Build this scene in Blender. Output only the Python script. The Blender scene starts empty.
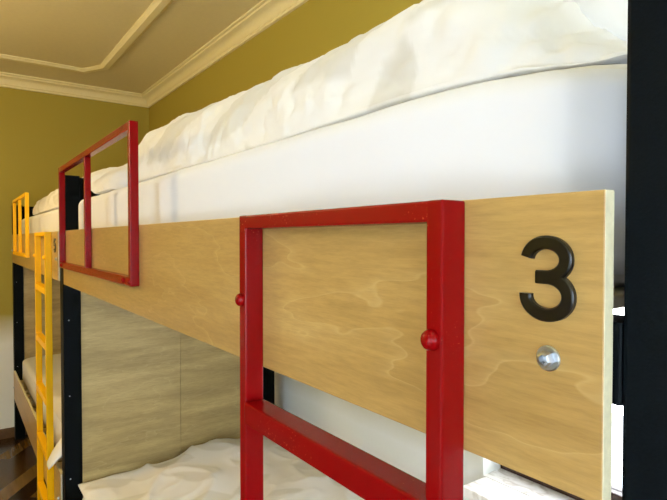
import bpy, bmesh, math, random
from mathutils import Vector, Matrix, noise
PI = math.pi
scene = bpy.context.scene
COL = scene.collection

# ------------------------------------------------------------------ helpers
def lin(c):
    return c / 12.92 if c <= .04045 else ((c + .055) / 1.055) ** 2.4
def rgb(r, g, b):
    return (lin(r / 255), lin(g / 255), lin(b / 255), 1)

def tag(o, label=None, cat=None, group=None, kind=None):
    if label: o['label'] = label
    if cat: o['category'] = cat
    if group: o['group'] = group
    if kind: o['kind'] = kind
    return o

def empty(name, loc, label, cat, group=None):
    o = bpy.data.objects.new(name, None)
    COL.objects.link(o)
    o.location = loc
    o.empty_display_size = .1
    return tag(o, label, cat, group)

ORIGIN = {}
def obj(name, bm, mat, parent=None, smooth=False, angle=35):
    """link one mesh; geometry is given in world metres, stored relative to the thing's base"""
    me = bpy.data.meshes.new(name)
    if parent is not None:
        base = ORIGIN.get(parent.name)
        if base is None:
            base = Vector(parent.location)
    else:
        base = Vector((0, 0, 0))
        xs = [v.co for v in bm.verts]
        lo = Vector((min(v.x for v in xs), min(v.y for v in xs), min(v.z for v in xs)))
        hi = Vector((max(v.x for v in xs), max(v.y for v in xs), max(v.z for v in xs)))
        base = Vector(((lo.x + hi.x) / 2, (lo.y + hi.y) / 2, lo.z))
    bmesh.ops.translate(bm, vec=-base, verts=bm.verts[:])
    bmesh.ops.recalc_face_normals(bm, faces=bm.faces[:])
    bm.to_mesh(me)
    bm.free()
    for m in (mat if isinstance(mat, (list, tuple)) else [mat]):
        me.materials.append(m)
    o = bpy.data.objects.new(name, me)
    COL.objects.link(o)
    ORIGIN[o.name] = base
    if smooth:
        for p in me.polygons: p.use_smooth = True
        if angle < 180:
            me.set_sharp_from_angle(angle=math.radians(angle))
    if parent is not None:
        o.parent = parent
    else:
        o.location = base
    return o

def box(bm, x0, x1, y0, y1, z0, z1, bev=0.0, seg=2):
    t = bmesh.new()
    bmesh.ops.create_cube(t, size=1)
    bmesh.ops.scale(t, vec=(abs(x1 - x0), abs(y1 - y0), abs(z1 - z0)), verts=t.verts[:])
    bmesh.ops.translate(t, vec=((x0 + x1) / 2, (y0 + y1) / 2, (z0 + z1) / 2), verts=t.verts[:])
    if bev > 0:
        bmesh.ops.bevel(t, geom=t.edges[:], offset=bev, segments=seg, profile=.6, affect='EDGES')
    merge(bm, t)
    return bm

def merge(bm, t):
    me = bpy.data.meshes.new('tmp')
    t.to_mesh(me); t.free()
    bm.from_mesh(me)
    bpy.data.meshes.remove(me)

def boxbm(*a, **k):
    return box(bmesh.new(), *a, **k)

def lathe(profile, center, axis, n=28):
    """profile: list of (radius, height along axis)"""
    bm = bmesh.new()
    a = Vector(axis).normalized()
    u = a.orthogonal().normalized(); w = a.cross(u)
    rings = []
    for r, h in profile:
        if r < 1e-6:
            rings.append([bm.verts.new(Vector(center) + a * h)])
        else:
            rings.append([bm.verts.new(Vector(center) + a * h + (u * math.cos(2 * PI * k / n) + w * math.sin(2 * PI * k / n)) * r) for k in range(n)])
    for A, B in zip(rings, rings[1:]):
        for k in range(n):
            k2 = (k + 1) % n
            if len(A) == 1 and len(B) == 1: continue
            if len(A) == 1: bm.faces.new((A[0], B[k], B[k2]))
            elif len(B) == 1: bm.faces.new((A[k], A[k2], B[0]))
            else: bm.faces.new((A[k], A[k2], B[k2], B[k]))
    for R in (rings[0], rings[-1]):
        if len(R) > 1: bm.faces.new(R)
    return bm

def sweep_profile(path, prof, closed=False, up=Vector((0, 0, 1))):
    """sweep a closed 2-D profile (side, up) along a polyline lying in a horizontal plane, mitred corners"""
    bm = bmesh.new()
    n = len(path)
    rings = []
    for i in range(n):
        p = Vector(path[i])
        d0 = (Vector(path[i]) - Vector(path[i - 1])).normalized() if (i > 0 or closed) else None
        d1 = (Vector(path[(i + 1) % n]) - p).normalized() if (i < n - 1 or closed) else None
        if d0 is None: d0 = d1
        if d1 is None: d1 = d0
        s0 = d0.cross(up); s1 = d1.cross(up)
        m = (s0 + s1).normalized()
        m /= max(.25, m.dot(s0))
        rings.append([bm.verts.new(p + m * a + up * b) for a, b in prof])
    k = len(prof)
    rng = range(n if closed else n - 1)
    for i in rng:
        A, B = rings[i], rings[(i + 1) % n]
        for j in range(k):
            bm.faces.new((A[j], A[(j + 1) % k], B[(j + 1) % k], B[j]))
    if not closed:
        bm.faces.new(rings[0]); bm.faces.new(rings[-1])
    return bm

# ------------------------------------------------------------------ materials
def new_mat(name):
    m = bpy.data.materials.new(name); m.use_nodes = True
    nt = m.node_tree
    b = nt.nodes['Principled BSDF']
    return m, nt, b
def N(nt, typ, **kw):
    n = nt.nodes.new(typ)
    for k, v in kw.items(): setattr(n, k, v)
    return n
def L(nt, a, b): nt.links.new(a, b)

def ramp(nt, stops, interp='LINEAR'):
    r = N(nt, 'ShaderNodeValToRGB')
    r.color_ramp.interpolation = interp
    els = r.color_ramp.elements
    while len(els) < len(stops): els.new(.5)
    for e, (p, c) in zip(els, stops):
        e.position = p; e.color = c
    return r

def coords(nt, scale=(1, 1, 1), rot=(0, 0, 0), kind='Object'):
    tc = N(nt, 'ShaderNodeTexCoord')
    mp = N(nt, 'ShaderNodeMapping')
    mp.inputs['Scale'].default_value = scale
    mp.inputs['Rotation'].default_value = rot
    L(nt, tc.outputs[kind], mp.inputs['Vector'])
    return mp.outputs['Vector']

def paint(name, col, rough=.5, bump=.0, bscale=60, var=.0, coat=0.0, spec=.5, bdist=.002):
    m, nt, b = new_mat(name)
    b.inputs['Roughness'].default_value = rough
    b.inputs['Specular IOR Level'].default_value = spec
    b.inputs['Coat Weight'].default_value = coat
    b.inputs['Coat Roughness'].default_value = .12
    v = coords(nt)
    nz = N(nt, 'ShaderNodeTexNoise'); nz.inputs['Scale'].default_value = bscale; nz.inputs['Detail'].default_value = 4
    L(nt, v, nz.inputs['Vector'])
    c2 = tuple(x * (1 - var) for x in col[:3]) + (1,)
    c3 = tuple(min(1, x * (1 + var)) for x in col[:3]) + (1,)
    r = ramp(nt, [(.3, c2), (.7, c3)])
    L(nt, nz.outputs['Fac'], r.inputs['Fac'])
    L(nt, r.outputs['Color'], b.inputs['Base Color'])
    if bump > 0:
        bp = N(nt, 'ShaderNodeBump'); bp.inputs['Strength'].default_value = bump; bp.inputs['Distance'].default_value = bdist
        L(nt, nz.outputs['Fac'], bp.inputs['Height']); L(nt, bp.outputs['Normal'], b.inputs['Normal'])
    return m

def worn_paint(name, col, chip, rough=.28, coat=.22, spec=.35):
    """gloss enamel with sparse worn flecks"""
    m, nt, b = new_mat(name)
    b.inputs['Roughness'].default_value = rough
    b.inputs['Coat Weight'].default_value = coat; b.inputs['Specular IOR Level'].default_value = spec
    b.inputs['Coat Roughness'].default_value = .06
    v = coords(nt)
    nz = N(nt, 'ShaderNodeTexNoise'); nz.inputs['Scale'].default_value = 420; nz.inputs['Detail'].default_value = 3
    L(nt, v, nz.inputs['Vector'])
    n2 = N(nt, 'ShaderNodeTexNoise'); n2.inputs['Scale'].default_value = 9; n2.inputs['Detail'].default_value = 2
    L(nt, v, n2.inputs['Vector'])
    mul = N(nt, 'ShaderNodeMath', operation='MULTIPLY'); L(nt, nz.outputs['Fac'], mul.inputs[0]); L(nt, n2.outputs['Fac'], mul.inputs[1])
    r = ramp(nt, [(.0, col), (.405, col), (.45, chip)])
    L(nt, mul.outputs[0], r.inputs['Fac']); L(nt, r.outputs['Color'], b.inputs['Base Color'])
    n3 = N(nt, 'ShaderNodeTexNoise'); n3.inputs['Scale'].default_value = 160; n3.inputs['Detail'].default_value = 2
    L(nt, v, n3.inputs['Vector'])
    bp = N(nt, 'ShaderNodeBump'); bp.inputs['Strength'].default_value = .12; bp.inputs['Distance'].default_value = .001
    L(nt, n3.outputs['Fac'], bp.inputs['Height']); L(nt, bp.outputs['Normal'], b.inputs['Normal'])
    return m

def plywood(name, dark, mid, light, line, along=(1.6, 14, 14), rough=.42, seed=0.0, figure=.5):
    """grain runs along the first axis of `along` (small number = long streaks)"""
    m, nt, b = new_mat(name)
    b.inputs['Roughness'].default_value = rough
    b.inputs['Coat Weight'].default_value = .12
    b.inputs['Coat Roughness'].default_value = .3
    tc = N(nt, 'ShaderNodeTexCoord')
    mp = N(nt, 'ShaderNodeMapping'); mp.inputs['Scale'].default_value = along; mp.inputs['Location'].default_value = (seed, seed * .7, seed * 1.3)
    L(nt, tc.outputs['Object'], mp.inputs['Vector'])
    # broad soft figure
    nz = N(nt, 'ShaderNodeTexNoise'); nz.inputs['Scale'].default_value = 1.0; nz.inputs['Detail'].default_value = 3; nz.inputs['Distortion'].default_value = .4
    L(nt, mp.outputs['Vector'], nz.inputs['Vector'])
    r1 = ramp(nt, [(.28, dark), (.5, mid), (.74, light)])
    L(nt, nz.outputs['Fac'], r1.inputs['Fac'])
    # fine fibres
    mp2 = N(nt, 'ShaderNodeMapping'); mp2.inputs['Scale'].default_value = tuple(a * (9 if a > 5 else 7) for a in along)
    L(nt, tc.outputs['Object'], mp2.inputs['Vector'])
    nf = N(nt, 'ShaderNodeTexNoise'); nf.inputs['Scale'].default_value = 2.2; nf.inputs['Detail'].default_value = 5; nf.inputs['Roughness'].default_value = .7
    L(nt, mp2.outputs['Vector'], nf.inputs['Vector'])
    rf = ramp(nt, [(.3, (.74, .72, .68, 1)), (.62, (1.0, 1.0, 1.0, 1))])
    L(nt, nf.outputs['Fac'], rf.inputs['Fac'])
    mx = N(nt, 'ShaderNodeMix', data_type='RGBA', blend_type='MULTIPLY'); mx.inputs[0].default_value = .85
    L(nt, r1.outputs['Color'], mx.inputs[6]); L(nt, rf.outputs['Color'], mx.inputs[7])
    # contour lines of the rotary-cut veneer
    mp3 = N(nt, 'ShaderNodeMapping'); mp3.inputs['Scale'].default_value = tuple(a * (.55 if a > 5 else 1.1) for a in along)
    mp3.inputs['Location'].default_value = (seed * 2 + 3.1, 1.7, seed + .4)
    L(nt, tc.outputs['Object'], mp3.inputs['Vector'])
    nl = N(nt, 'ShaderNodeTexNoise'); nl.inputs['Scale'].default_value = 1.0; nl.inputs['Detail'].default_value = 4; nl.inputs['Distortion'].default_value = .25
    L(nt, mp3.outputs['Vector'], nl.inputs['Vector'])
    ml = N(nt, 'ShaderNodeMath', operation='MULTIPLY'); ml.inputs[1].default_value = 5
    fr = N(nt, 'ShaderNodeMath', operation='FRACT')
    L(nt, nl.outputs['Fac'], ml.inputs[0]); L(nt, ml.outputs[0], fr.inputs[0])
    rl = ramp(nt, [(0, (0, 0, 0, 1)), (.012, (1, 1, 1, 1)), (.03, (.4, .4, .4, 1)), (.12, (0, 0, 0, 1))])
    L(nt, fr.outputs[0], rl.inputs['Fac'])
    fm = N(nt, 'ShaderNodeMath', operation='MULTIPLY'); fm.inputs[1].default_value = figure
    L(nt, rl.outputs['Color'], fm.inputs[0])
    mx2 = N(nt, 'ShaderNodeMix', data_type='RGBA'); L(nt, fm.outputs[0], mx2.inputs[0])
    L(nt, mx.outputs[2], mx2.inputs[6]); mx2.inputs[7].default_value = line
    L(nt, mx2.outputs[2], b.inputs['Base Color'])
    bp = N(nt, 'ShaderNodeBump'); bp.inputs['Strength'].default_value = .25; bp.inputs['Distance'].default_value = .0008
    L(nt, nf.outputs['Fac'], bp.inputs['Height']); L(nt, bp.outputs['Normal'], b.inputs['Normal'])
    return m

def cloth(name, col, weave=1400, pattern=None, rough=.85, strength=.12):
    m, nt, b = new_mat(name)
    b.inputs['Roughness'].default_value = rough
    b.inputs['Specular IOR Level'].default_value = .2
    b.inputs['Sheen Weight'].default_value = .15
    v = coords(nt)
    w = N(nt, 'ShaderNodeTexNoise'); w.inputs['Scale'].default_value = weave; w.inputs['Detail'].default_value = 2
    L(nt, v, w.inputs['Vector'])
    n2 = N(nt, 'ShaderNodeTexNoise'); n2.inputs['Scale'].default_value = 26; n2.inputs['Detail'].default_value = 3
    L(nt, v, n2.inputs['Vector'])
    add = N(nt, 'ShaderNodeMath', operation='MULTIPLY_ADD'); add.inputs[1].default_value = .25
    L(nt, w.outputs['Fac'], add.inputs[0]); L(nt, n2.outputs['Fac'], add.inputs[2])
    bp = N(nt, 'ShaderNodeBump'); bp.inputs['Strength'].default_value = strength; bp.inputs['Distance'].default_value = .003
    L(nt, add.outputs[0], bp.inputs['Height']); L(nt, bp.outputs['Normal'], b.inputs['Normal'])
    if pattern is None:
        b.inputs['Base Color'].default_value = col
    else:
        at = N(nt, 'ShaderNodeAttribute'); at.attribute_name = 'leaf'
        mx = N(nt, 'ShaderNodeMix', data_type='RGBA')
        L(nt, at.outputs['Fac'], mx.inputs[0]); mx.inputs[6].default_value = col; mx.inputs[7].default_value = pattern
        L(nt, mx.outputs[2], b.inputs['Base Color'])
    return m

def wall_paint(name, upper, lower, zsplit, feather):
    m, nt, b = new_mat(name)
    b.inputs['Roughness'].default_value = .75
    g = N(nt, 'ShaderNodeNewGeometry'); s = N(nt, 'ShaderNodeSeparateXYZ')
    L(nt, g.outputs['Position'], s.inputs[0])
    nz = N(nt, 'ShaderNodeTexNoise'); nz.inputs['Scale'].default_value = 5; nz.inputs['Detail'].default_value = 3
    L(nt, g.outputs['Position'], nz.inputs['Vector'])
    ad = N(nt, 'ShaderNodeMath', operation='MULTIPLY_ADD'); ad.inputs[1].default_value = .06
    L(nt, nz.outputs['Fac'], ad.inputs[0]); L(nt, s.outputs['Z'], ad.inputs[2])
    mr = N(nt, 'ShaderNodeMapRange'); mr.inputs[1].default_value = zsplit + .03 - feather; mr.inputs[2].default_value = zsplit + .03 + feather
    L(nt, ad.outputs[0], mr.inputs[0])
    mx = N(nt, 'ShaderNodeMix', data_type='RGBA')
    L(nt, mr.outputs[0], mx.inputs[0]); mx.inputs[6].default_value = lower; mx.inputs[7].default_value = upper
    L(nt, mx.outputs[2], b.inputs['Base Color'])
    n2 = N(nt, 'ShaderNodeTexNoise'); n2.inputs['Scale'].default_value = 90; n2.inputs['Detail'].default_value = 3
    L(nt, g.outputs['Position'], n2.inputs['Vector'])
    bp = N(nt, 'ShaderNodeBump'); bp.inputs['Strength'].default_value = .15; bp.inputs['Distance'].default_value = .002
    L(nt, n2.outputs['Fac'], bp.inputs['Height']); L(nt, bp.outputs['Normal'], b.inputs['Normal'])
    return m

def parquet(name):
    m, nt, b = new_mat(name)
    b.inputs['Roughness'].default_value = .22
    v = coords(nt, rot=(0, 0, math.radians(35.6)))
    sp = N(nt, 'ShaderNodeSeparateXYZ'); L(nt, v, sp.inputs[0])
    def math_node(op, a, b=None):
        n = N(nt, 'ShaderNodeMath', operation=op)
        for k, q in enumerate((a, b)):
            if q is None: continue
            if isinstance(q, (int, float)): n.inputs[k].default_value = q
            else: L(nt, q, n.inputs[k])
        return n.outputs[0]
    row_f = math_node('DIVIDE', sp.outputs['Y'], .11)
    row = math_node('FLOOR', row_f)
    wn0 = N(nt, 'ShaderNodeTexWhiteNoise', noise_dimensions='1D'); L(nt, row, wn0.inputs['W'])
    colf = math_node('ADD', math_node('DIVIDE', sp.outputs['X'], 1.1), wn0.outputs['Value'])
    cb = N(nt, 'ShaderNodeCombineXYZ'); L(nt, math_node('FLOOR', colf), cb.inputs[0]); L(nt, row, cb.inputs[1])
    wn = N(nt, 'ShaderNodeTexWhiteNoise', noise_dimensions='2D'); L(nt, cb.outputs[0], wn.inputs['Vector'])
    pr = ramp(nt, [(0, rgb(50, 31, 16)), (.6, rgb(72, 47, 24)), (.85, rgb(128, 98, 52)), (1, rgb(150, 118, 66))])
    L(nt, wn.outputs['Value'], pr.inputs['Fac'])
    gap = math_node('MULTIPLY', math_node('LESS_THAN', math_node('FRACT', row_f), .02), .85)
    br = N(nt, 'ShaderNodeMix', data_type='RGBA'); L(nt, gap, br.inputs[0]); L(nt, pr.outputs['Color'], br.inputs[6]); br.inputs[7].default_value = rgb(20, 12, 6)
    v2 = coords(nt, scale=(1.5, 22, 1), rot=(0, 0, math.radians(35.6)))
    nz = N(nt, 'ShaderNodeTexNoise'); nz.inputs['Scale'].default_value = 2; nz.inputs['Detail'].default_value = 4
    L(nt, v2, nz.inputs['Vector'])
    r = ramp(nt, [(.3, (.55, .55, .55, 1)), (.7, (1, 1, 1, 1))]); L(nt, nz.outputs['Fac'], r.inputs['Fac'])
    mx = N(nt, 'ShaderNodeMix', data_type='RGBA', blend_type='MULTIPLY'); mx.inputs[0].default_value = 1
    L(nt, br.outputs[2], mx.inputs[6]); L(nt, r.outputs['Color'], mx.inputs[7])
    L(nt, mx.outputs[2], b.inputs['Base Color'])
    return m

def marble(name):
    m, nt, b = new_mat(name)
    b.inputs['Roughness'].default_value = .3
    v = coords(nt, scale=(6, 14, 6))
    nz = N(nt, 'ShaderNodeTexNoise'); nz.inputs['Scale'].default_value = 3; nz.inputs['Detail'].default_value = 6; nz.inputs['Distortion'].default_value = 1.2
    L(nt, v, nz.inputs['Vector'])
    r = ramp(nt, [(.34, rgb(206, 198, 188)), (.5, rgb(236, 232, 226)), (.7, rgb(246, 243, 240))])
    L(nt, nz.outputs['Fac'], r.inputs['Fac']); L(nt, r.outputs['Color'], b.inputs['Base Color'])
    return m

def metal(name, col, rough):
    m, nt, b = new_mat(name)
    b.inputs['Metallic'].default_value = 1
    b.inputs['Base Color'].default_value = col
    v = coords(nt)
    nz = N(nt, 'ShaderNodeTexNoise'); nz.inputs['Scale'].default_value = 300; L(nt, v, nz.inputs['Vector'])
    mr = N(nt, 'ShaderNodeMapRange'); mr.inputs[3].default_value = rough * .7; mr.inputs[4].default_value = rough * 1.4
    L(nt, nz.outputs['Fac'], mr.inputs[0]); L(nt, mr.outputs[0], b.inputs['Roughness'])
    return m

M = {}
M['red'] = worn_paint('red_enamel', rgb(132, 4, 7), rgb(180, 75, 50), .24, .03, .16)
M['yellow'] = worn_paint('yellow_enamel', rgb(250, 190, 0), rgb(230, 165, 0), .45, .05, .2)
M['steel'] = paint('charcoal_painted_steel', rgb(9, 15, 19), .45, .08, 500, .15, spec=.06)
M['ply'] = plywood('birch_plywood_face', rgb(170, 134, 72), rgb(184, 148, 84), rgb(196, 162, 98), rgb(214, 186, 126), (1.7, 13, 13), .36, 0, .3)
M['ply_edge'] = paint('pale_plywood_edge', rgb(216, 208, 172), .5, .1, 200, .06)
M['panel'] = plywood('dull_plywood_panel', rgb(152, 132, 86), rgb(182, 160, 106), rgb(208, 186, 130), rgb(216, 198, 146), (13, 1.8, 15), .5, 4.3, .25)
M['sheet'] = cloth('white_cotton_sheet', rgb(228, 229, 233), 1500, None, .85, .08)
M['tick'] = cloth('mattress_ticking', rgb(226, 224, 220), 900)
M['duvet'] = cloth('white_duvet_cotton', rgb(230, 229, 226), 1500, rgb(214, 212, 205), .85, .12)
M['number'] = paint('glossy_black_plastic', rgb(3, 3, 4), .28, 0, 50, .1, .02)
M['bolt'] = metal('zinc_bolt', rgb(190, 196, 202), .3)
M['wall'] = wall_paint('two_tone_wall_paint', rgb(168, 152, 58), rgb(238, 240, 234), .83, .11)
M['wallwhite'] = paint('white_reveal_paint', rgb(226, 228, 220), .7, .1, 80, .02)
M['ceiling'] = paint('ceiling_paint', rgb(228, 214, 164), .8, .08, 40, .02)
M['plaster'] = paint('cream_plaster_moulding', rgb(238, 226, 176), .65, .05, 90, .02)
M['floor'] = parquet('dark_parquet')
M['basewood'] = paint('brown_skirting', rgb(98, 72, 40), .4, .1, 60, .15)
M['framewood'] = paint('dark_window_frame', rgb(58, 34, 28), .4, .1, 70, .2)
M['marble'] = marble('mottled_white_marble')
M['slat'] = paint('pale_pine_slat', rgb(222, 206, 170), .55, .1, 70, .08)
M['lampshade'] = None

# glass
g, nt, b = new_mat('window_glass')
b.inputs['Transmission Weight'].default_value = 1
b.inputs['Roughness'].default_value = 0
b.inputs['IOR'].default_value = 1.02
b.inputs['Base Color'].default_value = (1, 1, 1, 1)
M['glass'] = g
g, nt, b = new_mat('added_lamp_glass')  # glowing glass of the added ceiling lamp
b.inputs['Base Color'].default_value = rgb(255, 240, 210)
b.inputs['Emission Color'].default_value = rgb(255, 205, 130)
b.inputs['Emission Strength'].default_value = 6
M['opal'] = g

# ------------------------------------------------------------------ room (setting)
XF, XR, YB, YFr, ZC = -4.66, 1.5, 1.05, -1.9, 2.72
T = .14
def structure(name, bm, mat, parent=None, smooth=False):
    o = obj(name, bm, mat, parent, smooth)
    o['kind'] = 'structure'
    return o
structure('floor', boxbm(XF - T, XR + T, YFr - T, YB + T, -.1, 0), M['floor'])
structure('ceiling', boxbm(XF - T, XR + T, YFr - T, YB + T, ZC, ZC + .1), M['ceiling'])
structure('wall_far', boxbm(XF - T, XF, YFr - T, YB + T, 0, ZC), M['wall'])

def wall_with_hole(axis, c0, c1, a0, a1, h0, h1, z0, z1):
    bm = bmesh.new()
    def bb(p0, p1, q0, q1):
        if axis == 'Y': box(bm, p0, p1, c0, c1, q0, q1)
        else: box(bm, c0, c1, p0, p1, q0, q1)
    bb(a0, h0, 0, ZC); bb(h1, a1, 0, ZC); bb(h0, h1, 0, z0); bb(h0, h1, z1, ZC)
    bmesh.ops.remove_doubles(bm, verts=bm.verts[:], dist=1e-5)
    return bm
WX0, WX1, WZ0, WZ1 = -1.10, .45, .738, 2.25
structure('wall_back', wall_with_hole('Y', YB, YB + T, XF, XR + T, WX0, WX1, WZ0 - .03, WZ1), M['wall'])
FX0, FX1, FZ0, FZ1 = -.5, 1.2, .25, 2.3
structure('wall_front', wall_with_hole('Y', YFr - T, YFr, XF, XR + T, FX0, FX1, FZ0, FZ1), M['wall'])
RY0, RY1, RZ0, RZ1 = -1.6, .1, .8, 2.3
structure('wall_right', wall_with_hole('X', XR, XR + T, YFr, YB, RY0, RY1, RZ0, RZ1), M['wall'])

def window(name, axis, plane, a0, a1, z0, z1, out, mullions):
    """frame + panes; plane = coordinate of the frame's room face, out = +1/-1 outward direction"""
    d = .055 * out
    bm = bmesh.new()
    w, rail = .06, .062
    def bb(p0, p1, q0, q1, bev=.004, e=0.0):
        c0, c1 = sorted((plane + e * out, plane + d - e * out))
        if axis == 'Y': box(bm, p0, p1, c0, c1, q0, q1, bev)
        else: box(bm, c0, c1, p0, p1, q0, q1, bev)
    bb(a0, a0 + w, z0, z1); bb(a1 - w, a1, z0, z1)
    bb(a0 + w, a1 - w, z0, z0 + rail); bb(a0 + w, a1 - w, z1 - w, z1)
    for k in range(mullions):
        c = a0 + (a1 - a0) * (k + 1) / (mullions + 1)
        bb(c - .035, c + .035, z0 + rail, z1 - w)
    fr = structure(name, bm, M['framewood'])
    cuts = [a0 + w] + sum([[a0 + (a1 - a0) * (k + 1) / (mullions + 1) - .035, a0 + (a1 - a0) * (k + 1) / (mullions + 1) + .035] for k in range(mullions)], []) + [a1 - w]
    for k in range(0, len(cuts), 2):
        p = bmesh.new()
        c0, c1 = sorted((plane + .024 * out, plane + .030 * out))
        if axis == 'Y': box(p, cuts[k], cuts[k + 1], c0, c1, z0 + rail, z1 - w)
        else: box(p, c0, c1, cuts[k], cuts[k + 1], z0 + rail, z1 - w)
        structure('window_pane', p, M['glass'], fr)
    return fr
w1 = window('window_1', 'Y', YB + .085, WX0 + .004, WX1 - .004, WZ0 + .001, WZ1 - .004, 1, 1)
# white reveal lining and marble sill of the window behind the bunk
bm = bmesh.new()
box(bm, WX0, WX0 + .004, YB - .001, YB + .085, WZ0, WZ1)
box(bm, WX1 - .004, WX1, YB - .001, YB + .085, WZ0, WZ1)
box(bm, WX0, WX1, YB - .001, YB + .085, WZ1 - .004, WZ1)
structure('window_reveal', bm, M['wallwhite'], w1)
bm = boxbm(WX0 + .012, WX1 + .03, YB - .115, YB - .0005, WZ0 - .03, WZ0, .004)
box(bm, WX0, WX1, YB, YB + .14, WZ0 - .03, WZ0)
structure('window_sill', bm, M['marble'], w1)
window('added_window_2', 'Y', YFr - .085, FX0 + .002, FX1 - .002, FZ0 + .002, FZ1 - .002, -1, 1)  # unseen front window, added to light the room
window('added_window_3', 'X', XR + .085, RY0 + .002, RY1 - .002, RZ0 + .002, RZ1 - .002, 1, 2)  # unseen window in the right wall, added as a light source

# skirting
for nm, a in (('baseboard_far', (XF, XF + .014, YFr, YB, 0, .075)),
              ('baseboard_back', (XF + .014, XR, YB - .014, YB, 0, .075)),
              ('baseboard_front', (XF + .014, XR, YFr, YFr + .014, 0, .075)),
              ('baseboard_right', (XR - .014, XR, YFr + .014, YB - .014, 0, .075))):
    structure(nm, boxbm(*a, bev=.003), M['basewood'])
# cornice: stepped cove running round the room
def cornice_prof():
    # (distance into the room, height below ceiling), room side
    pts = [(0, 0), (.086, 0), (.086, -.010), (.074, -.014), (.072, -.024), (.060, -.028)]
    for k in range(6):
        a = k / 5 * PI / 2
        pts.append((.060 - .040 * math.sin(a), -.028 - .040 * (1 - math.cos(a))))
    pts += [(.020, -.072), (.014, -.076), (.014, -.088), (0, -.090)]
    return pts
path = [(XF, YFr, ZC), (XR, YFr, ZC), (XR, YB, ZC), (XF, YB, ZC)]
structure('trim_1', sweep_profile(path, [(-a, b) for a, b in cornice_prof()], closed=True), M['plaster'], smooth=True)
# ceiling panel moulding with cut, notched corners
def panel_path():
    xa, xb, ya, yb = -4.17, 1.01, -1.41, .555
    def corner(cx, cy, sx, sy):   # sx, sy point to the panel's inside; walked from the y-side to the x-side
        return [(cx, cy + sy * .20), (cx - sx * .012, cy + sy * .15), (cx - sx * .012, cy + sy * .105), (cx + sx * .17, cy - sy * .012 + sy * .012), ]
    P = corner(xa, yb, 1, -1)
    P += list(reversed(corner(xb, yb, -1, -1)))
    P += corner(xb, ya, -1, 1)
    P += list(reversed(corner(xa, ya, 1, 1)))
    return [(x, y, ZC) for x, y in P]
prof = [(-.038, 0), (-.038, -.006), (-.026, -.010), (-.018, -.019), (.018, -.019), (.026, -.010), (.038, -.006), (.038, 0)]
structure('trim_2', sweep_profile(panel_path(), prof, closed=True), M['plaster'], smooth=True)

# ------------------------------------------------------------------ bunk beds
def frame_tube(bm, pts_boxes, bev):
    for a in pts_boxes: box(bm, *a, bev=bev)
    return bm

def stroke_glyph(paths, width, depth, y0):
    """flat-ended strokes extruded towards -Y with a rounded front edge; paths in (x, z)"""
    bm = bmesh.new()
    for ip, path in enumerate(paths):
        n = len(path); depth -= .00015 * ip
        rings = []
        for i in range(n):
            p = Vector((path[i][0], path[i][1]))
            a = Vector(path[max(0, i - 1)]); c = Vector(path[min(n - 1, i + 1)])
            d = (c - a).normalized(); s = Vector((-d.y, d.x))
            h = width / 2; r = .0012
            prof = [(-h, 0), (-h, depth - r), (-h + r * .4, depth - r * .35), (-h + r, depth), (h - r, depth), (h - r * .4, depth - r * .35), (h, depth - r), (h, 0)]
            rings.append([bm.verts.new((p.x + s.x * u, y0 - v, p.y + s.y * u)) for u, v in prof])
        for A, B in zip(rings, rings[1:]):
            for j in range(len(A)):
                j2 = (j + 1) % len(A)
                bm.faces.new((A[j], A[j2], B[j2], B[j]))
        bm.faces.new(rings[0]); bm.faces.new(rings[-1])
    return bm
def arc(cx, cz, rx, rz, a0, a1, n=26):
    return [(cx + rx * math.cos(math.radians(a0 + (a1 - a0) * k / n)), cz + rz * math.sin(math.radians(a0 + (a1 - a0) * k / n))) for k in range(n + 1)]
def glyph_three(cx, cz):
    up = arc(-.0006, .0129, .0146, .0119, 172, -90) + [(-.004, .0010), (-.0075, .0010)]
    dn = [(-.002, .0010)] + arc(-.0002, -.0119, .0160, .0129, 90, -184, 34)
    return [[(x + cx, z + cz) for x, z in p] for p in (up, dn)]
def glyph_five(cx, cz):
    top = [(.0150, .0248), (-.0125, .0248)]
    stem = [(-.0102, .0285), (-.0135, -.0015)]
    bowl = [(-.0140, .0015)] + arc(-.0008, -.0090, .0158, .0158, 128, -160, 34)
    return [[(x + cx, z + cz) for x, z in p] for p in (top, stem, bowl)]

def dome(c, r, h, axis=(0, -1, 0)):
    prof = [(r, 0), (r, h * .25)] + [(r * math.cos(a), h * .25 + h * .75 * math.sin(a)) for a in [k * PI / 2 / 7 for k in range(1, 7)]] + [(0, h)]
    return lathe(prof, c, axis, 24)
def hex_bolt(c, r):
    bm = lathe([(r * 1.0, 0), (r, .0012), (r * .92, .0018), (r * .62, .0018)], c, (0, -1, 0), 28)
    head = [(r * .66, .0018), (r * .66, .0050), (r * .58, .0068), (r * .36, .0072), (r * .34, .0030), (0, .0030)]
    merge(bm, lathe(head, c, (0, -1, 0), 6))
    return bm

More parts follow.
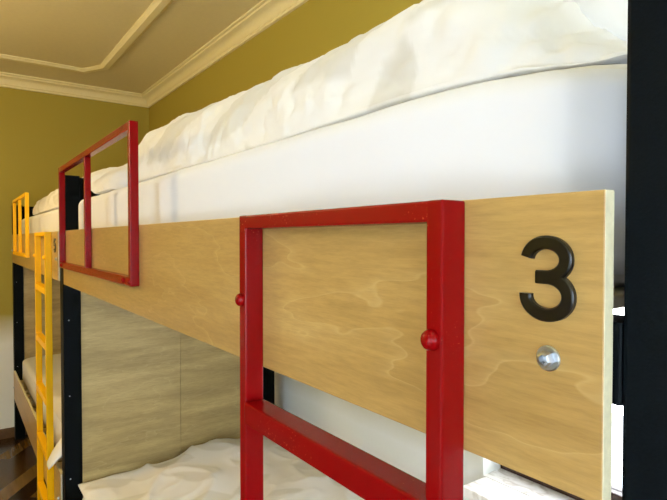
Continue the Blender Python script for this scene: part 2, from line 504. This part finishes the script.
def make_bunk(dx, dy, colour, number, label, near_bit):
    X = lambda x: x + dx
    Y = lambda y: y + dy
    root = empty('bunk_bed', (X(-1.26), Y(.48), 0), label, 'bunk bed', 'bunk beds along the wall')
    c = M[colour]
    PN = (-.1655, -.1005); PF = (-2.361, -2.296); YF_ = (.0135, .078); YK = (.89, .955)
    for xs in (PN, PF):
        for ys in (YF_, YK):
            p = obj('post', boxbm(X(xs[0]), X(xs[1]), Y(ys[0]), Y(ys[1]), 0.0, 1.75, .003), M['steel'], root)
            # screw heads down the aisle-side posts
            if ys is YF_:
                for z in (.55, .88, 1.18):
                    obj('screw_head', lathe([(.0026, 0), (.0026, .0008), (.0012, .0014), (0, .0014)], (X(xs[1]), Y(ys[0]) + .02, z), (1, 0, 0), 12), M['bolt'], p)
    bx0, bx1 = X(-2.19), X(-.17 if number == 3 else -.11)
    for z0, z1 in ((1.331, 1.531), (.285, .485) if number == 3 else (.345, .545)):
        bm = bmesh.new()
        box(bm, bx0, bx1, Y(0), Y(.0115), z0, z1, .0012, 2)
        board = obj('side_board', bm, [M['ply'], M['ply_edge']], root)
        for poly in board.data.polygons:
            if abs(poly.normal.x) > .7 or abs(poly.normal.z) > .9: poly.material_index = 1
        for bx in (bx1 - .038, bx0 + .045):
            obj('bolt', hex_bolt((bx, Y(0), z0 + .0875), .0088), M['bolt'], board)
        if z0 > 1:
            gl = (glyph_three if number == 3 else glyph_five)(X(-.2085 if number == 3 else -.182), 1.473)
            nb = obj('number', stroke_glyph(gl, .0092, .0045, Y(0)), M['number'], board, True, 30)
            nb['label'] = 'black raised number %d' % number
    # steel rails carrying the slats
    for z0 in (1.393, .385):
        z1 = z0 + .054
        for ys in ((.0135, .05), (.905, .94)):
            obj('side_rail', boxbm(X(PF[1]), X(PN[0]), Y(ys[0]), Y(ys[1]), z0, z1, .002), M['steel'], root)
        for xs in ((-2.33, -2.297), (-.164, -.13)):
            obj('end_rail', boxbm(X(xs[0]), X(xs[1]), Y(YF_[1]), Y(YK[0]), z0, z1, .002), M['steel'], root)
        n = 19
        for k in range(n):
            x = -2.24 + k * (2.24 - .235) / (n - 1)
            obj('slat', boxbm(X(x - .035), X(x + .035), Y(.0145), Y(.939), z1, z1 + .011, .002), M['slat'], root)
    # end panels: two plain boards below, dark steel sheet above
    for y0, y1 in ((.078, .4822), (.4828, .89)):
        obj('end_panel', boxbm(X(-2.325), X(-2.307), Y(y0), Y(y1), .46, 1.36, .0015), M['panel'], root)
    for nm, x0, x1, zt in (('head_panel', -2.336, -2.318, 1.745), ('foot_shade_panel', -.142, -.124, 1.63)):  # the foot panel is unseen, added to shade the mattress end
        obj(nm, boxbm(X(x0), X(x1), Y(YF_[1]), Y(YK[0]), 1.45, zt, .002), M['steel'], root)
    # ladder of square tube bolted on the board
    t, w, yf = .0175, .0265, -.0265
    la, lb = X(-.637), X(-.281)
    lad = bmesh.new()
    top = 1.5305
    box(lad, la, la + t, Y(yf), Y(0), .0, top, .0022)
    box(lad, lb - t, lb, Y(yf), Y(0), .0, top, .0022)
    box(lad, la + t * .5, lb - t * .5, Y(yf) + .0002, Y(0) - .0002, top - t, top - .0002, .0022)
    ladder = obj('ladder', lad, c, root)
    for k in range(5):
        zt = 1.2895 - .24 * k
        obj('rung', boxbm(la + t, lb - t, Y(yf) - .002, Y(0) + .0, zt - .028, zt, .0022), c, ladder)
    for bx in (la + t * .25, lb - t * .8):
        obj('bolt_cap', dome((bx + t * .2, Y(yf), 1.421), .0085, .0085), c, ladder)
    # guard rail
    gy = -.0195
    ga, gb = (X(-2.15), X(-1.192)) if number == 3 else (X(-1.86), X(-1.10))
    gr = bmesh.new()
    zt, zb = 1.757, 1.396
    for x in (ga, gb - t):
        box(gr, x, x + t, Y(gy), Y(0), zb, zt, .002)
    box(gr, ga + t * .5, gb - t * .5, Y(gy) + .0002, Y(0) - .0002, zt - t, zt - .0002, .002)
    box(gr, ga + t * .5, gb - t * .5, Y(gy) + .0002, Y(0) - .0002, zb + .0002, zb + t + .003, .002)
    guard = obj('guard_rail', gr, c, root)
    obj('guard_bar', boxbm((ga + gb) / 2 - .028, (ga + gb) / 2 - .010, Y(gy) + .001, Y(0) - .001, zb + t, zt - t, .002), c, guard)
    for bx in (ga + .05, gb - .06, gb - .008):
        obj('bolt_cap', dome((bx, Y(gy), zb + .011), .006, .005), c, guard)
    return root
bunk_a = make_bunk(0, 0, 'red', 3, 'nearest bunk bed with red ladder, red guard rail and black number 3', None)
BDX, BDY = -2.27, .01
bunk_b = make_bunk(BDX, BDY, 'yellow', 5, 'farther bunk bed with yellow ladder and yellow guard rail, against the far wall', None)

# ------------------------------------------------------------------ bedding
def fbm(p, o=4): return noise.fractal(Vector(p), .6, 2.1, o)

def rounded_slab(x0, x1, y0, y1, z0, z1, rc, rt, disp=None, nlev=14, step=.012, topfn=None, rb=.012):
    """mattress-like slab: rounded corners in plan, rounded top and bottom edges; disp(p, n) -> offset along n"""
    foot = []
    def add_line(ax, ay, bx, by, nx, ny):
        d = math.hypot(bx - ax, by - ay); n = max(1, int(d / step))
        for k in range(n): foot.append((ax + (bx - ax) * k / n, ay + (by - ay) * k / n, nx, ny))
    def add_arc(cx, cy, a0, a1):
        n = max(4, int(rc * (a1 - a0) / step * 1.6))
        for k in range(n):
            a = a0 + (a1 - a0) * k / n
            foot.append((cx + rc * math.cos(a), cy + rc * math.sin(a), math.cos(a), math.sin(a)))
    add_line(x0 + rc, y0, x1 - rc, y0, 0, -1); add_arc(x1 - rc, y0 + rc, -PI / 2, 0)
    add_line(x1, y0 + rc, x1, y1 - rc, 1, 0); add_arc(x1 - rc, y1 - rc, 0, PI / 2)
    add_line(x1 - rc, y1, x0 + rc, y1, 0, 1); add_arc(x0 + rc, y1 - rc, PI / 2, PI)
    add_line(x0, y1 - rc, x0, y0 + rc, -1, 0); add_arc(x0 + rc, y0 + rc, PI, 1.5 * PI)
    levels = []   # (inset, z, nz)
    for k in range(5):
        a = k / 5 * PI / 2
        levels.append((rb * (1 - math.sin(a)), z0 + rb * (1 - math.cos(a)), -math.cos(a)))
    for k in range(nlev): levels.append((0, z0 + rb + (z1 - rt - z0 - rb) * k / nlev, 0))
    for k in range(8):
        a = k / 8 * PI / 2
        levels.append((rt * (1 - math.cos(a)), z1 - rt + rt * math.sin(a), math.sin(a)))
    inset = rt
    half = (y1 - y0) / 2
    while inset < half - .02:
        levels.append((inset, z1, 1)); inset += .022
    bm = bmesh.new()
    cx0, cx1, cy0, cy1 = x0 + half, x1 - half, (y0 + y1) / 2, (y0 + y1) / 2
    rings = []
    for ins, z, nz in levels:
        R = []
        for x, y, nx, ny in foot:
            # shrink towards the medial line
            f = ins / half
            tx = min(max(x, cx0), cx1); ty = cy0
            px = x + (tx - x) * f; py = y + (ty - y) * f
            nh = math.sqrt(max(0, 1 - nz * nz))
            n = Vector((nx * nh, ny * nh, nz))
            p = Vector((px, py, z))
            if topfn: p.z += topfn(px, py, z)
            if disp: p += n * disp(p, n)
            R.append(bm.verts.new(p))
        rings.append(R)
    m = len(foot)
    for A, B in zip(rings, rings[1:]):
        for k in range(m):
            bm.faces.new((A[k], A[(k + 1) % m], B[(k + 1) % m], B[k]))
    bm.faces.new(list(reversed(rings[0])))
    # close the top with strips between the two long halves
    bm.faces.new(rings[-1])
    return bm

def sheet_disp(seed, amp=.0022, corner=None):
    def f(p, n):
        v = amp * fbm((p.x * 3 + seed, p.y * 3, p.z * 2.5))
        side = max(0, 1 - abs(n.z) * 1.4)
        # vertical tension folds near the bottom of the sides
        v += side * .0009 * noise.noise(Vector((p.x * 38 + seed, p.y * 38, p.z * 3)))
        if corner:
            # pulled creases fanning down from the tucked corner
            d = math.hypot(p.x - corner[0], p.y - corner[1])
            k = max(0, 1 - d / .13) * side
            if k > 0:
                q = (p.x - corner[0]) * .75 + (p.z - corner[2]) * .28 - (p.y - corner[1]) * .6
                v += k * .007 * (noise.noise(Vector((q * 46 + seed, p.z * 5, 1.3))))
        return v
    return f

def mattress(name_label, x0, x1, y0, y1, z0, z1, seed, group):
    root = empty('mattress', ((x0 + x1) / 2, (y0 + y1) / 2, z0), name_label, 'mattress', group)
    core = rounded_slab(x0 + .006, x1 - .006, y0 + .006, y1 - .006, z0, z1 - .008, .08, .03, None, 4, .04, None, .035)
    obj('mattress_core', core, M['tick'], root, True, 60)
    def top(px, py, z):
        k = max(0, min(1, (z - z0) / (z1 - z0)))
        e = max(0, 1 - (x1 - px) / .30)
        return -k * .018 * e * e
    sh = rounded_slab(x0, x1, y0, y1, z0 + .012, z1, .085, .028, sheet_disp(seed, .0022, (x1, y0, z1)), 24, .012, top, .02)
    obj('fitted_sheet', sh, M['sheet'], root, True, 180)
    return root

GM, GD = 'mattresses in white sheets', 'white duvets on the beds'
UZ = 1.4585   # top of upper slats
LZ = .4505
mattress('white-sheeted mattress on the upper bunk of the near red bed, behind board numbered 3', -2.27, -.176, .056, .885, UZ, 1.652, 1.0, GM)
mattress('low mattress in white sheet on the bottom bunk behind the red ladder', -2.27, -.20, .056, .885, LZ, .515, 5.0, GM)
mattress('white-sheeted mattress on the upper bunk of the far yellow bed', -2.27 + BDX, -.20 + BDX, .056 + BDY, .885 + BDY, UZ, 1.648, 9.0, GM)
mattress('pinkish white-sheeted mattress on the bottom bunk behind the yellow ladder', -2.27 + BDX, -.20 + BDX, .056 + BDY, .885 + BDY, LZ, .62, 13.0, GM)

def add_leaf(o, fn):
    me = o.data
    at = me.attributes.new('leaf', 'FLOAT', 'POINT')
    base = ORIGIN[o.name]
    at.data.foreach_set('value', [fn(v.co + base) for v in me.vertices])

def poly_sdf(poly, x, z):
    inside = False; d = 1e9
    n = len(poly)
    for i in range(n):
        ax, az = poly[i]; bx, bz = poly[(i + 1) % n]
        if (az > z) != (bz > z) and x < (bx - ax) * (z - az) / (bz - az) + ax: inside = not inside
        ex, ez = bx - ax, bz - az
        t = max(0, min(1, ((x - ax) * ex + (z - az) * ez) / (ex * ex + ez * ez)))
        d = min(d, math.hypot(x - ax - t * ex, z - az - t * ez))
    return d if inside else -d
def leaf_shape(cx, cz, L_, W_, ang, n=9):
    P = []
    for k in range(2 * n):
        t = (k % n) / n; s = 1 if k < n else -1
        u = -L_ + 2 * L_ * t if k < n else L_ - 2 * L_ * t
        v = s * W_ * (1 - (u / L_) ** 2) ** .8
        P.append((cx + u * math.cos(ang) - v * math.sin(ang), cz + u * math.sin(ang) + v * math.cos(ang)))
    return P

def roll(x0, x1, yfn, wfn, zb, hfn, nx, nt, disp, e0=.08, e1=.08, n_exp=2.7, zoff=None):
    """long puffy roll along X: superellipse cross-section on a flat base, ends rounded off"""
    bm = bmesh.new()
    rings = []
    for i in range(nx + 1):
        u = i / nx
        # denser stations at the ends
        x = x0 + (x1 - x0) * u
        k = 1.0
        if x - x0 < e0: k = min(k, math.sqrt(max(0, 1 - (1 - (x - x0) / e0) ** 2)))
        if x1 - x < e1: k = min(k, math.sqrt(max(0, 1 - (1 - (x1 - x) / e1) ** 2)))
        k = max(k, .02)
        yc, w, h = yfn(x), wfn(x) * (.35 + .65 * k), hfn(x) * k
        z = zb + (zoff(x) if zoff else 0)
        R = []
        for j in range(nt):
            a = 2 * PI * j / nt
            ca, sa = math.cos(a), math.sin(a)
            ne = n_exp if sa > 0 else n_exp + 3.5 * min(1, -sa * 3)
            rr = (abs(ca) ** ne + abs(sa) ** ne) ** (-1 / ne)
            py = yc + w * ca * rr
            pz = z + h * .07 + h * (.93 if sa > 0 else .07) * sa * rr
            nrm = Vector((0, ca / max(w, .01), sa / max(h * .5, .01))).normalized()
            p = Vector((x, py, pz))
            d = disp(p, nrm, u)
            up = max(0, min(1, (pz - z) / max(h, .001) * 6))
            p += nrm * d * up * min(1, k * 1.3)
            p.z = max(p.z, z + .0005)
            R.append(bm.verts.new(p))
        rings.append(R)
    for A, B in zip(rings, rings[1:]):
        for j in range(nt):
            bm.faces.new((A[j], A[(j + 1) % nt], B[(j + 1) % nt], B[j]))
    bm.faces.new(rings[0]); bm.faces.new(rings[-1])
    return bm

def crease(p, s, seed):
    v = noise.noise(Vector((p.x * s + seed, p.y * s, p.z * s * 1.3)))
    return 1 - abs(v) * 2
def duvet_disp(seed, amp):
    def f(p, n, u):
        w = Vector((p.x + .05 * noise.noise(Vector((p.x * 5, p.z * 5, seed))), p.y, p.z + .03 * noise.noise(Vector((p.x * 6 + 9, p.z * 4, seed)))))
        v = amp * .6 * fbm((w.x * 4.2 + seed, w.y * 6, w.z * 6), 2)
        # diagonal soft ridges
        q = Vector((w.x * 7 + w.z * 9 + seed, w.x * 1.6 - w.z * 5, w.y * 4))
        v += amp * .55 * max(0, crease(q, 1.0, seed) - .35) * 1.2
        c2 = noise.noise(Vector((w.x * 13 - w.z * 17 + seed, w.z * 12 + w.x * 4, w.y * 12 + 5)))
        v -= amp * .30 * max(0, 1 - abs(c2) * 4.5)
        c3 = noise.noise(Vector((w.x * 8 + w.z * 22 + seed * 2, w.z * 7 - w.x * 9, w.y * 9)))
        v -= amp * .28 * max(0, 1 - abs(c3) * 5)
        v += amp * .12 * fbm((w.x * 26, w.y * 26, w.z * 26 + seed), 2)
        return v
    return f

# --- duvet on the upper bunk of the near bed (rolled along the front)
def lerp_tab(tab, x):
    if x <= tab[0][0]: return tab[0][1]
    for (a, b), (c, d) in zip(tab, tab[1:]):
        if x <= c:
            t = (x - a) / (c - a); t = t * t * (3 - 2 * t)
            return b + (d - b) * t
    return tab[-1][1]
htab = [(-1.68, .20), (-1.6, .205), (-1.45, .200), (-1.2, .190), (-1.0, .182), (-.8, .180), (-.65, .182), (-.5, .176), (-.40, .172), (-.36, .155), (-.33, .13), (-.30, .095), (-.268, .062), (-.241, .042), (-.21, .016), (-.195, .009)]
def mtop(x):
    e = max(0, 1 - (-.176 - x) / .30)
    return 1.6550 - .017 * e * e + .010 * max(0, (x + .25) / .055) ** 2
wtab = [(-.30, .276), (-.22, .262), (-.185, .235)]
main = roll(-1.68, -.19, lambda x: .372 + .006 * math.sin(x * 5), lambda x: lerp_tab(wtab, x), 0,
            lambda x: lerp_tab(htab, x) * 1.05, 330, 110, duvet_disp(2.3, .015), .055, .008, 2.5, mtop)
fold_tab = [(-.52, .12), (-.40, .20), (-.3, .235), (-.24, .21), (-.19, .12), (-.165, .03)]
fold = roll(-.52, -.16, lambda x: .47, lambda x: .29, 1.6525, lambda x: lerp_tab(fold_tab, x), 90, 90, duvet_disp(8.1, .022), .05, .03, 2.4)
merge(main, fold)
duv_a = obj('duvet', main, M['duvet'], None, True, 180)
tag(duv_a, 'puffy white duvet with pale grey leaf shapes rolled along the near upper bunk', 'duvet', GD)
leavesA = [
    [(-.735, 1.735), (-.70, 1.80), (-.60, 1.86), (-.50, 1.86), (-.53, 1.80), (-.575, 1.715), (-.63, 1.73)],
    [(-1.06, 1.70), (-1.03, 1.80), (-.93, 1.86), (-.80, 1.86), (-.83, 1.78), (-.90, 1.72), (-.96, 1.69)],
    [(-1.45, 1.70), (-1.40, 1.80), (-1.25, 1.86), (-1.18, 1.80), (-1.27, 1.74), (-1.30, 1.69)],
    [(-.52, 1.66), (-.50, 1.71), (-.455, 1.735), (-.43, 1.70), (-.44, 1.655)],
    [(-.87, 1.645), (-.885, 1.672), (-.84, 1.660), (-.79, 1.653), (-.80, 1.645)],
    [(-.46, 1.75), (-.42, 1.80), (-.33, 1.82), (-.35, 1.77)]]
random.seed(4)
def leafA(p):
    if p.y < .36:
        d = max(poly_sdf(P, p.x + .006 * noise.noise(p * 14), p.z) for P in leavesA)
    else:
        d = max(poly_sdf(P, p.x, p.y) for P in leafTop)
    return max(0, min(1, .5 + d / .006))
leafTop = [leaf_shape(-1.6 + k * .22, .45 + .09 * (-1) ** k, .13, .05, k * 1.1) for k in range(7)]
add_leaf(duv_a, leafA)

def pillow(label, x0, x1, yc, w, zb, h, seed, group):
    ht = [(x0, .05), (x0 + .10, .09), (x0 + .25, h)]
    lift = [(x0, .08), (x0 + .06, .058), (x0 + .14, .022), (x0 + .25, 0)]
    bm = roll(x0, x1, lambda x: yc, lambda x: w, zb, lambda x: lerp_tab(ht, x), 90, 80, duvet_disp(seed, .012), .05, .13, 2.2, lambda x: lerp_tab(lift, x))
    o = obj('pillow', bm, M['sheet'], None, True, 180)
    return tag(o, label, 'pillow', group)
GP = 'pillows at the bed heads'
pillow('white pillow behind the red guard rail, against the dark end panel', -2.25, -1.69, .40, .325, 1.6545, .14, 3.0, GP)

# --- upper bunk of the far yellow bed
hb = [(-3.95, .12), (-3.6, .15), (-3.2, .16), (-2.8, .16), (-2.5, .17)]
bm = roll(-4.02, -2.475, lambda x: .345 + BDY, lambda x: .27, 1.651, lambda x: lerp_tab(hb, x), 200, 70, duvet_disp(6.7, .02), .10, .08, 2.5)
duv_b = obj('duvet', bm, M['duvet'], None, True, 180)
tag(duv_b, 'white duvet rolled along the upper bunk of the far yellow bed', 'duvet', GD)
leafB = [leaf_shape(-3.9 + k * .3, 1.74 + .03 * (-1) ** k, .12, .04, .5 + k * .9) for k in range(6)]
add_leaf(duv_b, lambda p: max(0, min(1, .5 + max(poly_sdf(P, p.x, p.z) for P in leafB) / .008)))

# --- bottom bunk duvets: spread covers
def spread(x0, x1, y0, y1, zb, hfn, nx, ny, seed, amp, edge=.05, under=.006):
    bm = bmesh.new()
    top, bot = [], []
    for i in range(nx + 1):
        x = x0 + (x1 - x0) * i / nx
        T_, B_ = [], []
        for j in range(ny + 1):
            y = y0 + (y1 - y0) * j / ny
            d = min(x - x0, x1 - x, y - y0, y1 - y)
            k = min(1, d / edge); k = math.sqrt(max(0, 1 - (1 - k) ** 2))
            q = Vector((x + .08 * noise.noise(Vector((x * 3, y * 3, seed))), y + .08 * noise.noise(Vector((x * 3 + 7, y * 3, seed))), 0))
            r1 = max(0, 1 - abs(noise.noise(Vector((q.x * 3.2 + q.y * 2.2 + seed, q.y * 4.5 - q.x * 1.2, seed)))) * 2.4)
            r2 = max(0, 1 - abs(noise.noise(Vector((q.x * 9 - q.y * 5 + seed, q.y * 8 + q.x * 3, seed + 4)))) * 2.6)
            z = hfn(x, y) + amp * (1.0 * fbm((q.x * 2.4 + seed, q.y * 3.0, seed), 2) + .8 * r1 ** 2 + .28 * r2 ** 2)
            T_.append(bm.verts.new((x, y, zb + under + max(.004, z) * k)))
            B_.append(bm.verts.new((x, y, zb + .001)))
        top.append(T_); bot.append(B_)
    for i in range(nx):
        for j in range(ny):
            bm.faces.new((top[i][j], top[i + 1][j], top[i + 1][j + 1], top[i][j + 1]))
            bm.faces.new((bot[i][j], bot[i][j + 1], bot[i + 1][j + 1], bot[i + 1][j]))
    for i in range(nx):
        bm.faces.new((top[i][0], bot[i][0], bot[i + 1][0], top[i + 1][0]))
        bm.faces.new((top[i][ny], top[i + 1][ny], bot[i + 1][ny], bot[i][ny]))
    for j in range(ny):
        bm.faces.new((top[0][j], top[0][j + 1], bot[0][j + 1], bot[0][j]))
        bm.faces.new((top[nx][j], bot[nx][j], bot[nx][j + 1], top[nx][j + 1]))
    return bm
def lowh(x, y):
    return .018 + .03 * math.exp(-((y - .62) / .25) ** 2) + .02 * math.exp(-((x + 1.4) / .25) ** 2)
bm = spread(-2.292, -.26, .06, .90, .5165, lowh, 210, 96, 3.4, .022, .045)
duv_c = obj('duvet', bm, M['duvet'], None, True, 180)
tag(duv_c, 'rumpled white duvet with pale grey leaf shapes on the bottom bunk behind the red ladder', 'duvet', GD)
random.seed(11)
leafC = [leaf_shape(-2.2 + .19 * (k % 11), .16 + .23 * (k // 11) + random.uniform(-.04, .04), random.uniform(.07, .11), random.uniform(.03, .045), random.uniform(0, 3)) for k in range(44)]
add_leaf(duv_c, lambda p: max(0, min(1, .5 + max(poly_sdf(P, p.x, p.y) for P in leafC) / .008)))

def drape():
    """duvet of the far bottom bunk, with one corner poking out over the board"""
    bm = spread(-3.75, -2.4385, .075, .88, .6215, lambda x, y: .03, 90, 50, 7.7, .022, .05)
    for v in bm.verts:
        k = max(0, min(1, (v.co.x + 2.555) / .05)); k = k * k * (3 - 2 * k)
        e = max(0, 1 - (v.co.y - .075) / .22)
        v.co.y -= .10 * k * e
        if v.co.y < .056: v.co.z -= .9 * (.056 - v.co.y) * k
    return bm
duv_d = obj('duvet', drape(), M['duvet'], None, True, 180)
tag(duv_d, 'white duvet on the far bottom bunk, one corner poking out beside the yellow ladder', 'duvet', GD)
add_leaf(duv_d, lambda p: 0.0)

# ------------------------------------------------------------------ lights
def area(name, loc, target, sx, sy, power, col):
    d = bpy.data.lights.new(name, 'AREA'); d.shape = 'RECTANGLE'; d.size = sx; d.size_y = sy
    d.energy = power; d.color = col
    o = bpy.data.objects.new(name, d); COL.objects.link(o)
    o.location = loc
    o.rotation_euler = (Vector(target) - Vector(loc)).to_track_quat('-Z', 'Y').to_euler()
    return o
area('added_daylight_front', ((FX0 + FX1) / 2, YFr - .35, 1.3), ((FX0 + FX1) / 2, 0, 1.2), 1.7, 2.0, 30, (.66, .82, 1))  # daylight for the added front window
area('added_daylight_right', (XR + .35, (RY0 + RY1) / 2, 1.6), (0, (RY0 + RY1) / 2, 1.5), 1.7, 1.5, 58, (.72, .86, 1))  # daylight for the added window in the right wall
area('window_daylight_back', ((WX0 + WX1) / 2, YB + .5, 1.6), ((WX0 + WX1) / 2, 0, 1.4), 1.5, 1.5, 70, (.92, .96, 1))

# ceiling lamp added out of frame to light the room
lx, ly = -2.7, -1.25
lamp = empty('added_ceiling_lamp', (lx, ly, ZC), 'unseen round opal ceiling lamp added over the aisle', 'lamp')
obj('added_lamp_base', lathe([(.09, 0), (.09, -.02), (.06, -.03), (0, -.03)], (lx, ly, ZC), (0, 0, 1), 28), M['bolt'], lamp, True)
obj('added_lamp_shade', lathe([(0, -.16), (.06, -.155), (.12, -.13), (.15, -.095), (.14, -.06), (.08, -.032), (.0, -.031)], (lx, ly, ZC), (0, 0, 1), 32), M['opal'], lamp, True)
d = bpy.data.lights.new('added_lamp_light', 'POINT'); d.energy = 58; d.color = (1, .75, .37); d.shadow_soft_size = .15
o = bpy.data.objects.new('added_lamp_light', d); COL.objects.link(o); o.location = (lx, ly, ZC - .62)  # point light of the added lamp, hung below its shade

world = bpy.data.worlds.new('sky'); scene.world = world; world.use_nodes = True
bg = world.node_tree.nodes['Background']
bg.inputs['Color'].default_value = (.85, .92, 1, 1); bg.inputs['Strength'].default_value = 3.0

# ------------------------------------------------------------------ camera
cd = bpy.data.cameras.new('camera'); cam = bpy.data.objects.new('camera', cd); COL.objects.link(cam)
cd.sensor_width = 36; cd.sensor_fit = 'HORIZONTAL'; cd.lens = 530 / 667 * 36; cd.clip_start = .01
cam.location = (0, -.33, 1.5)
cam.rotation_euler = (math.radians(90 - 1.189), 0, math.radians(90 - 35.598))
scene.camera = cam
vs = scene.view_settings
scene.display_settings.display_device = 'sRGB'
vs.view_transform = 'Standard'; vs.look = 'None'; vs.gamma = 1; vs.use_curve_mapping = False
vs.exposure = -.18
